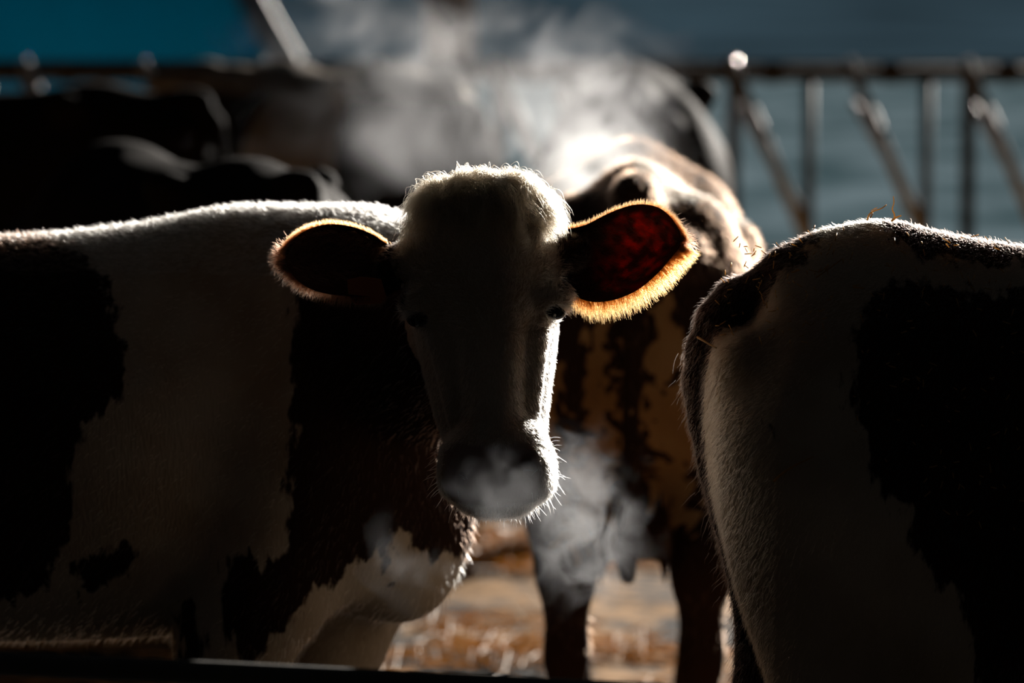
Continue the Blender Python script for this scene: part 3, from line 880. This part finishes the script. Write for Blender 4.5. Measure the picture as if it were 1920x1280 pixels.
# ---------------------------------------------------------------- the cow at the right, seen from its rump
def right_cow():
    YC = 6.27
    fine = .0085
    xs = grid_axis(.18, 2.85, .02, .24, .95, fine); ys = grid_axis(5.78, 6.8, .02, 5.9, 6.35, fine); zs = grid_axis(-.1, 1.66, .02, .62, 1.44, fine)
    s = Sculpt(xs, ys, zs)
    tab = [(.315, 1.20, 1.02, .06), (.335, 1.255, .92, .13), (.385, 1.25, .82, .19), (.408, 1.30, .78, .215), (.432, 1.348, .75, .235), (.48, 1.378, .71, .25), (.54, 1.394, .68, .265), (.62, 1.402, .66, .28), (.74, 1.375, .64, .29), (.95, 1.348, .60, .31),
           (1.2, 1.34, .575, .345), (1.45, 1.345, .57, .36), (1.65, 1.37, .60, .33), (1.8, 1.39, .62, .28), (1.93, 1.36, .64, .235), (2.03, 1.27, .69, .18), (2.11, 1.10, .80, .09)]
    s.loft_x(tab, YC, 2.0, .03, .05, .5)
    for sg in (-1, 1):
        y = YC+sg*.165
        s.ball((.62, YC+sg*.15, .93), (.265, .125, .32), .10)
        s.ball((.385, YC+sg*.115, 1.16), (.055, .055, .07), .05)
        s.chain([((.62, y, .95), .20), ((.72, y+sg*.03, .74), .135), ((.47, y, .50), .065), ((.50, y, .30), .044), ((.525, y, .12), .043)])
        s.cone((.53, y, .10), (.58, y, -.02), .045, .058, .02)
        s.cone((.435, y, 1.05), (.515, y, .62), .10, .088, .06)
        y = YC+sg*.155
        s.ball((1.76, YC+sg*.17, 1.0), (.19, .11, .30), .07)
        s.chain([((1.76, y, .95), .15), ((1.68, y, .72), .105), ((1.73, y, .42), .06), ((1.73, y, .30), .042), ((1.74, y, .12), .042)])
        s.cone((1.745, y, .10), (1.79, y, -.02), .045, .058, .02)
    s.chain([((1.8, YC, 1.10), .255), ((2.1, YC, 1.22), .18), ((2.38, YC, 1.36), .125)], .08)
    s.ball((2.46, YC, 1.32), (.17, .115, .13), .04, p=2.3); s.cone((2.48, YC, 1.28), (2.72, YC, 1.08), .105, .078, .05)
    for sg in (-1, 1): s.ball((2.38, YC+sg*.2, 1.38), (.03, .11, .055), .03)
    tp = [(1470, 510), (1425, 546), (1378, 560), (1343, 598), (1320, 655), (1310, 718), (1318, 790), (1334, 880), (1356, 975), (1378, 1065), (1394, 1150), (1402, 1230), (1405, 1330), (1405, 1450)]
    tr_ = [.04, .034, .033, .031, .029, .027, .024, .021, .018, .016, .016, .02, .034, .02]
    tl = [(P(a, b_, YC), r) for (a, b_), r in zip(tp, tr_)]
    s.chain(tl, .010)
    V, Q = s.surface(2)
    org = np.array((1.2, YC, 0))
    cow = mesh_obj('cow', V, Q, M_COAT, None, org)
    tag(cow, 'pied cow seen from its rump at the right, straw stuck on its back', 'cow', 'cows in the yard')
    DB = 6.02
    polys = [[(1600, 650), (1622, 590), (1665, 550), (1720, 535), (1780, 545), (1860, 560), (2100, 560), (2600, 700), (2600, 1300), (1830, 1300), (1815, 1190), (1795, 1110), (1740, 1060), (1700, 1010), (1690, 950), (1650, 910), (1625, 840), (1600, 790), (1592, 720)],
             [(1250, 520), (1380, 495), (1420, 500), (1440, 380), (1520, 370), (1570, 400), (1545, 480), (1490, 530), (1430, 560), (1390, 590), (1350, 640), (1325, 680), (1300, 700), (1250, 700)],
             [(1690, 360), (1760, 360), (1850, 380), (2300, 380), (2300, 520), (1850, 505), (1740, 490), (1700, 470)],
             [(1420, 780), (1455, 770), (1475, 800), (1455, 835), (1425, 825)]]
    tv = np.array([q[0] for q in tl])
    def pdist(p):
        d = np.full(len(p), 1e9)
        for pl in polys[:3]: d = np.minimum(d, poly_sdf(p[:, [0, 2]], to_world_poly(pl, DB)))
        d = np.minimum(d, poly_sdf(p[:, [0, 2]], to_world_poly(polys[3], DB)) + .018)
        for (a, ra), (b_, rb) in zip(tl[:-1], tl[1:]):
            ba = b_-a; h = np.clip(((p-a)@ba)/(ba@ba), 0, 1)
            d = np.minimum(d, np.linalg.norm(p-a-h[:, None]*ba, axis=1)-(ra+(rb-ra)*h)-.026)
        return d
    cow_attrs(cow, V-org, pdist(V))
    Nn = vnormals(V, Q)
    p, n = scatter(V, Q, Nn, 105000, lambda q, n: (.45+.55*(q[:, 0] < 1.15)*(q[:, 1] < 6.5))*(q[:, 2] > .3)*(1+3*(q[:, 2] > 1.25)+3*(q[:, 0] < .42)))
    d = comb(p, n, np.tile(np.array((-.45, 0, -.85)), (len(p), 1)), .33, .18)
    v = rng.uniform(.75, 1.1, (len(p), 1))
    col = np.where((pdist(p)+rng.normal(size=len(p))*.007 < 0)[:, None], np.array((.05, .032, .026))*v, np.array((.46, .35, .25))*v)
    hair_obj('fur', cow, p-org, d, rng.uniform(.5, 1, len(p))*.016, col, .2, .1, 4, .00034)
    # long hairs down the edge of the tail
    k = 1600
    i = rng.integers(0, len(tl)-1, k); f = rng.random(k)[:, None]
    p = tv[i]*(1-f)+tv[i+1]*f + rng.normal(size=(k, 3))*.012
    d = np.stack([-.5+rng.normal(size=k)*.25, rng.normal(size=k)*.25, -.8+rng.normal(size=k)*.2], 1); d /= np.linalg.norm(d, axis=1, keepdims=True)
    hair_obj('tail_hair', cow, p-org, d, rng.uniform(.3, 1, k)*.03, np.array((.06, .045, .04))*rng.uniform(.7, 1.2, (k, 1)), .2, .1, 4, .0003)
    return cow, V, Nn


rc, RV, RN = right_cow()

# straw on the right cow
M_STRAW = simple_mat('straw', (0.66, 0.40, 0.15), 0.5, 0, 0.35, 30, 0.0, 0.2)
nt = M_STRAW.node_tree; N, L = nt.nodes, nt.links
tr = N.new('ShaderNodeBsdfTranslucent'); tr.inputs['Color'].default_value = (.75, .50, .22, 1)
ms = N.new('ShaderNodeMixShader'); ms.inputs[0].default_value = .5
L.new(N['Principled BSDF'].outputs[0], ms.inputs[1]); L.new(tr.outputs[0], ms.inputs[2]); L.new(ms.outputs[0], N['Material Output'].inputs['Surface'])
def stalk(pts, r, label, name='straw_stalk'):
    pts = [np.asarray(p) for p in pts]
    R = resample([tuple([i]) + tuple(p) for i, p in enumerate(pts)], 14)[:, 1:]
    mb = MB(); mb.tube(R, [r*(1-.5*i/13) for i in range(14)], 5)
    o = mb.build(name, M_STRAW, None, R[0], True)
    return tag(o, label, 'straw', 'straw stuck to the right cow')
def on_cow(px, py, lift=.004):
    """point of the near flank of the right cow under that ray"""
    a = np.array((0, 0, CAM_H)); d = P(px, py, 1.0) - a; d /= np.linalg.norm(d)
    w = RV - a; t = w@d; e = np.linalg.norm(w - t[:, None]*d, axis=1)
    m = e < .022
    if not m.any(): m = e < e.min()+.004
    k = np.argmin(np.where(m, t, 1e9))
    return a + d*(t[k]-lift)
YT = 6.22
stalk([P(1626, 413, YT), P(1630, 402, YT), P(1640, 395, YT-.01), P(1652, 391, YT-.01), P(1662, 384, YT)], .0016, 'bent wisp of straw on the rump top, left of the upright one')
stalk([P(1632, 408, YT), P(1636, 400, YT+.01), P(1634, 395, YT+.02), P(1645, 389, YT+.02)], .0012, 'short forked straw beside the bent wisp on the rump top')
stalk([P(1677, 412, YT), P(1677, 402, YT), P(1673, 392, YT), P(1676, 380, YT-.01), P(1675, 368, YT-.01)], .0015, 'upright thin straw standing highest on the rump')
stalk([P(1672, 414, YT), P(1680, 408, YT-.01), P(1690, 404, YT-.01)], .0022, 'short thick straw lying at the foot of the upright one')
stalk([on_cow(1308, 632), on_cow(1325, 642), on_cow(1343, 652)], .0022, 'pale straw lying across the tail root below the hip')
stalk([on_cow(1450, 903), on_cow(1470, 885), on_cow(1495, 870), on_cow(1525, 856)], .0022, 'long straw slanting across the pale thigh')
stalk([on_cow(1530, 520), on_cow(1555, 503), on_cow(1578, 486)], .0016, 'straw slanting below the back, above the thigh')
stalk([on_cow(1600, 538), on_cow(1620, 540)], .0022, 'short straw stub on the pale hip')
# small flecks of straw nobody could count
mb = MB()
for _ in range(230):
    px, py = random.choice([(random.uniform(1340, 1560), random.uniform(450, 640)), (random.uniform(1600, 1915), random.uniform(560, 1000)), (random.uniform(1440, 1900), random.uniform(430, 560))])
    try:
        a = on_cow(px, py, .003); an = random.uniform(0, 6.28); l = random.uniform(4, 16)
        b_ = on_cow(px+l*math.cos(an), py+l*math.sin(an), .005)
        if .002 < np.linalg.norm(b_-a) < .03: mb.tube([a, (a+b_)/2+np.array((0, -.002, 0)), b_], .0009, 4)
    except Exception: pass
tag(mb.build('straw_flecks', M_STRAW, None, (.7, 5.99, 1.1), True), 'straw flecks caught in the coat of the right cow', 'straw', kind='stuff')


# ---------------------------------------------------------------- cows behind
def place_cow(V, Q, mat, loc, rz, label, patch, scale=1.0):
    o = mesh_obj('cow', V, Q, mat)
    o.location = tuple(loc); o.rotation_euler = (0, 0, rz); o.scale = (scale,)*3
    tag(o, label, 'cow', 'cows in the yard')
    cow_attrs(o, V, patch)
    return o


M_BROWN = coat_mat('brown_pied_coat', (0.34, 0.21, 0.10), (0.026, 0.013, 0.009), edge=.09)
V, Q = generic_cow(.018, poll=(1.2, .05, 1.25), nose=(1.5, .1, .95), udder=True, tent=.55, hookz=1.20, p=1.9)
# tan streaks down the back of the thighs, pale saddle: coat stripe plus painted sunlight on the right of the back
yz = V[:, [1, 2]]
pt = np.full(len(V), 1.0)
rear = V[:, 0] < -.55
for pl in ([(.05, 1.12), (.10, 1.10), (.12, .80), (.15, .55), (.07, .6), (.04, .85)], [(-.05, 1.12), (-.03, .85), (-.06, .62), (-.12, .60), (-.14, .8), (-.11, 1.05)], [(.17, .95), (.20, .93), (.21, .75), (.18, .72)]):
    pt = np.minimum(pt, poly_sdf(yz, pl))
pt = np.where(rear, pt, 1.0)
xy = V[:, [0, 1]]
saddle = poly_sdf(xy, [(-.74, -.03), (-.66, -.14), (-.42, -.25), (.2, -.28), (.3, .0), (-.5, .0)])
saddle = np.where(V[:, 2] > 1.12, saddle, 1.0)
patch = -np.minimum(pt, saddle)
hd_ = np.array((0.03, 1.0)); hd_ /= np.linalg.norm(hd_)
rz = math.atan2(hd_[1], hd_[0])
rump = P(1190, 640, 8.35)
loc = (rump[0]+.86*hd_[0], 8.35+.86*hd_[1], 0)
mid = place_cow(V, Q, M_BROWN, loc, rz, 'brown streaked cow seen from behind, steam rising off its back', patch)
Nn = vnormals(V, Q)
p, n = scatter(V, Q, Nn, 24000, lambda q, n: (q[:, 2] > .3)*(1+5*(q[:, 2] > 1.15)))
d = comb(p, n, np.tile(np.array((-.6, 0, -.8)), (len(p), 1)), .4, .18)
vv = rng.uniform(.7, 1.1, (len(p), 1))
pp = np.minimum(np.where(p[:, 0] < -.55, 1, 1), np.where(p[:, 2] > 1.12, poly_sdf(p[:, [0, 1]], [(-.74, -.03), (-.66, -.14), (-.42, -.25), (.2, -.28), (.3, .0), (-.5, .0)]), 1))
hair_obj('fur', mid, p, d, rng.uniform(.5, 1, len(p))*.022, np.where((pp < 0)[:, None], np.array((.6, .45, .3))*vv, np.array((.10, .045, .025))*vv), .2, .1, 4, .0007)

M_BLACK = coat_mat('black_coat', (0.30, 0.27, 0.24), (0.016, 0.013, 0.012))
Vg, Qg = generic_cow(.024, poll=(1.22, 0, 1.10), nose=(1.45, .05, .80))
Vu, Qu = generic_cow(.024, poll=(1.20, .05, 1.32), nose=(1.50, .12, 1.08))
allb = np.full(len(Vg), -1.0)
# far left: black cow, rump to the right
def heading(px, D, hx_d, hy_d):
    """location and turn of a cow whose rump stands at depth D in column px and which faces along (hx_d, hy_d)"""
    h = np.array((hx_d, hy_d)); h /= np.linalg.norm(h)
    return (P(px, 640, D)[0]+.86*h[0], D+.86*h[1], 0), math.atan2(h[1], h[0])
l1, r1 = heading(375, 14.6, -.93, .36)
f1 = place_cow(Vg, Qg, M_BLACK, l1, r1, 'black cow at the far left, rump under the blue cover', allb, 1.03)
l2, r2 = heading(590, 9.7, -.45, .9)
f2 = place_cow(Vg, Qg, M_BLACK, l2, r2, 'dark cow half hidden behind the looking cow, rim-lit rump', allb, .965)
f3p = np.maximum(np.where(np.abs(Vu[:, 0]+.1) < .35, .05, -.05), np.where(Vu[:, 2] > 1.27, .05, -.05))  # pale girth band; back top also whitened to paint in a sunlit rim
l3, r3 = heading(838, 15.5, -.50, .86)
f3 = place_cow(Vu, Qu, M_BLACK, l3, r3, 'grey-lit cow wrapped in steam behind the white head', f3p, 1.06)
l4, r4 = heading(1192, 13.7, .02, 1.0)
f4 = place_cow(Vg, Qg, M_BLACK, l4, r4, 'tall dark cow standing behind the steaming brown back', allb, 1.07)

# ================================================================ FENCE AND THINGS BEHIND
M_STEEL = simple_mat('galvanised_steel', (0.36, 0.36, 0.38), 0.45, 0.2, 0.3, 12, 0.05)
M_DARKS = simple_mat('dark_weathered_steel', (0.05, 0.047, 0.047), 0.6, 0.15, 0.35, 10, 0.1)
YF = 20.0
px2m = lambda px: (px-960)/FPX*YF
zf = lambda py: P(960, py, YF)[2]
fence = empty('feed_fence', (0, YF, 0))
tag(fence, 'long steel feed fence with slanting headlock bars behind the cows', 'fence')
xl, xr = px2m(-900), px2m(2900)
MB().tube([(xl, YF, zf(138)), (xr, YF, zf(138))], .042, 12).build('top_rail', M_DARKS, fence, None, True)
MB().tube([(xl, YF+.02, zf(119)), (xr, YF+.02, zf(119))], .018, 10).build('upper_rail', M_DARKS, fence, None, True)
MB().tube([(xl, YF, .42), (xr, YF, .42)], .034, 12).build('bottom_rail', M_DARKS, fence, None, True)
for k in range(-9, 8):
    x0 = px2m(1592 + 220*k)
    MB().tube([(x0-.015, YF-.05, zf(112)), (x0+px2m(1740)-px2m(1592), YF-.05, .45)], [.033, .033], 10).build('headlock_bar', M_STEEL, fence, None, True)
    MB().tube([(x0+.02, YF+.03, zf(190)), (x0+.02+.36, YF+.03, .62)], [.02, .02], 8).build('slanting_bar', M_STEEL, fence, None, True)
    MB().tube([(x0+.40, YF, zf(125)), (x0+.40, YF, .40)], .030, 10).build('upright', M_DARKS, fence, None, True)
    MB().box((x0+.21, YF, zf(138)-.05), (x0+.21, YF, zf(138)+.055), .10, .09).build('clamp', M_DARKS, fence)
    if k % 2 == 0:
        MB().box((x0+.62, YF+.02, -.1), (x0+.62, YF+.02, zf(120)), .07, .07).build('post', M_DARKS, fence)

M_SHINY = simple_mat('glint_metal', (0.85, 0.80, 0.78), 0.2, 1.0, .05, 10, 0)  # for a metal knob added to the rail to make a sun glint
cs = Sculpt(np.arange(-.07, .071, .008), np.arange(-.07, .071, .008), np.arange(-.07, .071, .008))
cs.ball((0, 0, 0), (.048, .048, .048), .002); cs.cone((0, 0, 0), (0, 0, -.05), .03, .03, .01)
kv, kq = cs.surface(1)
kn = mesh_obj('glint_knob', kv + np.array((px2m(1370), 0, zf(138)+.045)), kq, M_SHINY); kn.parent = fence
kn['label'] = 'made-up shiny knob on the rail, added for a sun glint'

# blue covered heap far left
m, nt, N, L, b = new_mat('blue_tarpaulin')
b.inputs['Base Color'].default_value = (0.0, 0.21, 0.27, 1); b.inputs['Roughness'].default_value = 0.5
tr = N.new('ShaderNodeBsdfTranslucent'); tr.inputs['Color'].default_value = (0.005, 0.32, 0.43, 1)
ms = N.new('ShaderNodeMixShader'); ms.inputs[0].default_value = .45
L.new(b.outputs[0], ms.inputs[1]); L.new(tr.outputs[0], ms.inputs[2]); L.new(ms.outputs[0], N['Material Output'].inputs['Surface'])
t = N.new('ShaderNodeTexCoord'); n1 = N.new('ShaderNodeTexNoise'); n1.inputs['Scale'].default_value = 2.2; n1.inputs['Detail'].default_value = 5
L.new(t.outputs['Object'], n1.inputs['Vector'])
bp = N.new('ShaderNodeBump'); bp.inputs['Strength'].default_value = .6; bp.inputs['Distance'].default_value = .08
L.new(n1.outputs['Fac'], bp.inputs['Height']); L.new(bp.outputs[0], b.inputs['Normal'])
M_BLUE = m
M_PALE = simple_mat('pale_sheet', (0.26, 0.28, 0.33), 0.5, 0, .25, 5, .2)
YH = 32.0
hx_ = lambda px: (px-960)/FPX*YH
cover = empty('tarpaulin_cover', (hx_(100), YH+.6, 0))
tag(cover, 'big blue tarpaulin cover with a pale sloping edge, beyond the fence', 'tarpaulin')
# cross-section (depth, height) swept along x, the right end leaning inwards
prof = [(-.85, 0), (-.83, .7), (-.80, 1.25), (-.70, 1.62), (-.45, 1.86), (0, 1.95), (.45, 1.86), (.75, 1.55), (.85, .9), (.87, 0)]
prof = resample([(i,)+p for i, p in enumerate(prof)], 40)[:, 1:]
def hxe(z): return hx_(528) - (z - P(0, 130, YH)[2])*(hx_(500)-hx_(432))/(P(0, 0, YH)[2]-P(0, 130, YH)[2])*1.1
Vv, Ff = [], []
NX = 60
for i in range(NX):
    u = i/(NX-1)
    for j, (dy, z) in enumerate(prof):
        x = hx_(-700)*(1-u) + hxe(z)*u
        sag = .04*math.sin(u*25)*math.sin(z*2) + .03*math.sin(u*61+z*3)
        Vv.append((x, YH+.6+dy*(1+sag), max(0, z*(1+.4*sag))))
n_ = len(prof)
for i in range(NX-1):
    for j in range(n_-1):
        a = i*n_+j; Ff.append([a, a+1, a+n_+1, a+n_])
Ff.append([(NX-1)*n_+j for j in range(n_)]); Ff.append([j for j in range(n_)][::-1])
mesh_obj('cover_sheet', np.array(Vv)-np.array(cover.location), Ff, M_BLUE, cover)
mb = MB()
pts = [(hxe(z)-.03, YH+.6+dy-.04, z) for dy, z in prof if dy < .3]
Rr = np.array(pts)
ed = np.array([[r+np.array((0, -.02, 0)), r+np.array((.26, -.02, 0)), r+np.array((.26, .10, 0)), r+np.array((0, .10, 0))] for r in Rr])
nE = len(ed); VE = ed.reshape(-1, 3)
FE = []
for i in range(nE-1):
    for j in range(4):
        k = (j+1) % 4
        FE.append([i*4+j, i*4+k, (i+1)*4+k, (i+1)*4+j])
FE += [[0, 1, 2, 3][::-1], [(nE-1)*4+j for j in range(4)]]
mesh_obj('pale_edge', VE-np.array(cover.location), FE, M_PALE, cover)

# pale post with a dark brace
M_WOOD = simple_mat('weathered_wood', (0.34, 0.30, 0.28), 0.8, 0, .3, 4, .3)
YP = 24.0
hp = lambda px: (px-960)/FPX*YP
post = empty('yard_post', (hp(850), YP, 0))
tag(post, 'pale square post with a dark brace rising behind the steam', 'post')
MB().box((hp(845), YP, -.1), (hp(845), YP, 3.2), .24, .24, up=(.55, .83, 0), bev=.08).build('shaft', M_WOOD, post)
MB().box((hp(742), YP-.16, 2.05), (hp(856), YP-.16, 1.55), .14, .12).build('brace', M_DARKS, post)

# foreground rail, lower left
M_RAIL = simple_mat('dull_grey_rail', (0.07, 0.065, 0.055), 0.65, .1, .3, 14, .1)
rail = MB().tube([P(-900, 1205, 4.9), P(0, 1243, 5.0), P(700, 1276, 5.08), P(1500, 1316, 5.2)], .0165, 12).build('barrier_rail', M_RAIL, None, P(0, 1243, 5.0), True)
tag(rail, 'dull grey barrier rail crossing low in front of the left cow', 'rail')

# loose straw over the yard
mb = MB()
VS, FS = [], []
def strand(x, y, z, an, l, w, tilt):
    dx, dy = math.cos(an)*l/2, math.sin(an)*l/2
    nx, ny = -math.sin(an)*w/2, math.cos(an)*w/2
    n0 = len(VS)
    for e in (-1, 1):
        zz = z+e*tilt*l/2
        VS.extend([(x+e*dx+nx, y+e*dy+ny, zz), (x+e*dx-nx, y+e*dy-ny, zz), (x+e*dx, y+e*dy, zz+w*.7)])
    FS.extend([[n0, n0+1, n0+4, n0+3], [n0+1, n0+2, n0+5, n0+4], [n0+2, n0, n0+3, n0+5], [n0, n0+2, n0+1], [n0+3, n0+4, n0+5]])
k = 0
while k < 15000:
    x, y = random.uniform(-3.2, 3.0), random.uniform(7.6, 15.5)
    q = float(vnoise(np.array([x*1.3+5]), np.array([y*1.3]), 21)[0])*.7+float(vnoise(np.array([x*3.3]), np.array([y*3.3]), 22)[0])*.3
    if q < .42+random.uniform(0, .12): continue
    z = float(ground_h(np.array([x]), np.array([y]))[0]) + random.uniform(.0, .035)
    strand(x, y, z, random.uniform(0, 6.28), random.uniform(.05, .22), random.uniform(.0025, .006), random.uniform(-.25, .35))
    k += 1
so = mesh_obj('loose_straw', np.array(VS), FS, M_STRAW, None, (0, 11, 0), False)
tag(so, 'golden straw scattered over the mud between the legs of the cows', 'straw', kind='stuff')


# ================================================================ STEAM
def steam(name, label, c, r, density, scale, lo, hi, rot=(0, 0, 0), g=.45, detail=5, seed=0.0, dist=1.2, step=.4, group='steam of the cows', stretch=(1, 1, 1)):
    m = bpy.data.materials.new(name); m.use_nodes = True
    nt = m.node_tree; N, L = nt.nodes, nt.links
    N.remove(N['Principled BSDF'])
    t = N.new('ShaderNodeTexCoord')
    ln = N.new('ShaderNodeVectorMath'); ln.operation = 'LENGTH'
    L.new(t.outputs['Object'], ln.inputs[0])
    mp = N.new('ShaderNodeMapping'); mp.inputs['Scale'].default_value = tuple(a*b for a, b in zip(r, stretch)); mp.inputs['Location'].default_value = (seed, seed*.7, seed*1.3)
    L.new(t.outputs['Object'], mp.inputs['Vector'])
    n = N.new('ShaderNodeTexNoise'); n.inputs['Scale'].default_value = scale; n.inputs['Detail'].default_value = detail; n.inputs['Distortion'].default_value = dist
    n.inputs['Roughness'].default_value = .55
    L.new(mp.outputs[0], n.inputs['Vector'])
    fo = N.new('ShaderNodeMapRange'); fo.interpolation_type = 'SMOOTHSTEP'
    fo.inputs['From Min'].default_value = 1.0; fo.inputs['From Max'].default_value = .15
    L.new(ln.outputs['Value'], fo.inputs['Value'])
    # the edge eats into the noise so that the puff has a ragged outline
    th = math_node(N, L, 'SUBTRACT', 1.0, fo.outputs[0])
    th = math_node(N, L, 'MULTIPLY', th, .30)
    nn = math_node(N, L, 'SUBTRACT', n.outputs['Fac'], th)
    ns = N.new('ShaderNodeMapRange'); ns.interpolation_type = 'SMOOTHSTEP'
    ns.inputs['From Min'].default_value = lo; ns.inputs['From Max'].default_value = hi
    L.new(nn, ns.inputs['Value'])
    dn = math_node(N, L, 'MULTIPLY', ns.outputs[0], fo.outputs[0])
    dn = math_node(N, L, 'MULTIPLY', dn, density)
    m.cycles.volume_step_rate = step
    vs = N.new('ShaderNodeVolumeScatter'); vs.inputs['Anisotropy'].default_value = g
    vs.inputs['Color'].default_value = (.93, .95, 1, 1)
    L.new(dn, vs.inputs['Density']); L.new(vs.outputs[0], N['Material Output'].inputs['Volume'])
    # ball
    nu, nv = 20, 12
    VV = [(0, 0, 1)] + [(math.sin(math.pi*j/nv)*math.cos(2*math.pi*i/nu), math.sin(math.pi*j/nv)*math.sin(2*math.pi*i/nu), math.cos(math.pi*j/nv)) for j in range(1, nv) for i in range(nu)] + [(0, 0, -1)]
    FF = [[0, 1+i, 1+(i+1) % nu] for i in range(nu)]
    for j in range(nv-2):
        for i in range(nu): FF.append([1+j*nu+i, 1+(j+1)*nu+i, 1+(j+1)*nu+(i+1) % nu, 1+j*nu+(i+1) % nu])
    b0 = 1+(nv-2)*nu
    FF += [[b0+i, len(VV)-1, b0+(i+1) % nu] for i in range(nu)]
    o = mesh_obj(name, np.array(VV), FF, m)
    o.location = tuple(c); o.scale = r; o.rotation_euler = rot
    tag(o, label, 'steam', group, 'stuff')
    return o


steam('breath_steam', 'puff of breath drifting right of the white muzzle', P(1088, 975, 6.36), (.165, .13, .24), 2.6, 14, .30, .60, (0, -.25, 0), seed=1.3, detail=9)
steam('breath_steam', 'thin breath veil over the chin and muzzle', P(948, 932, 5.80), (.165, .11, .12), .9, 18, .32, .64, seed=4.6, detail=9)
steam('breath_steam', 'faint breath trailing down left of the muzzle', P(800, 1000, 6.02), (.18, .10, .20), .9, 11, .34, .66, (0, .5, 0), seed=7.7, detail=9)
steam('back_steam', 'dense white steam rising off the brown back', P(1115, 345, 9.0), (.25, .30, .26), 8.0, 6.5, .26, .58, (0, .3, 0), seed=2.2, detail=8)
steam('back_steam', 'steam trail climbing left from the brown back', P(1095, 215, 10.6), (.38, .35, .38), 1.7, 6.5, .38, .62, (0, -.35, 0), seed=5.2, detail=9)
steam('back_steam', 'wispy plume high above the white head', P(860, 95, 12.2), (1.15, .45, .36), .8, 4.5, .34, .64, (0, .1, 0), seed=3.9, detail=9)
steam('back_steam', 'wide grey steam haze around the far cows', P(925, 255, 12.7), (1.2, .5, .48), .6, 3.6, .32, .66, seed=9.4, detail=9)
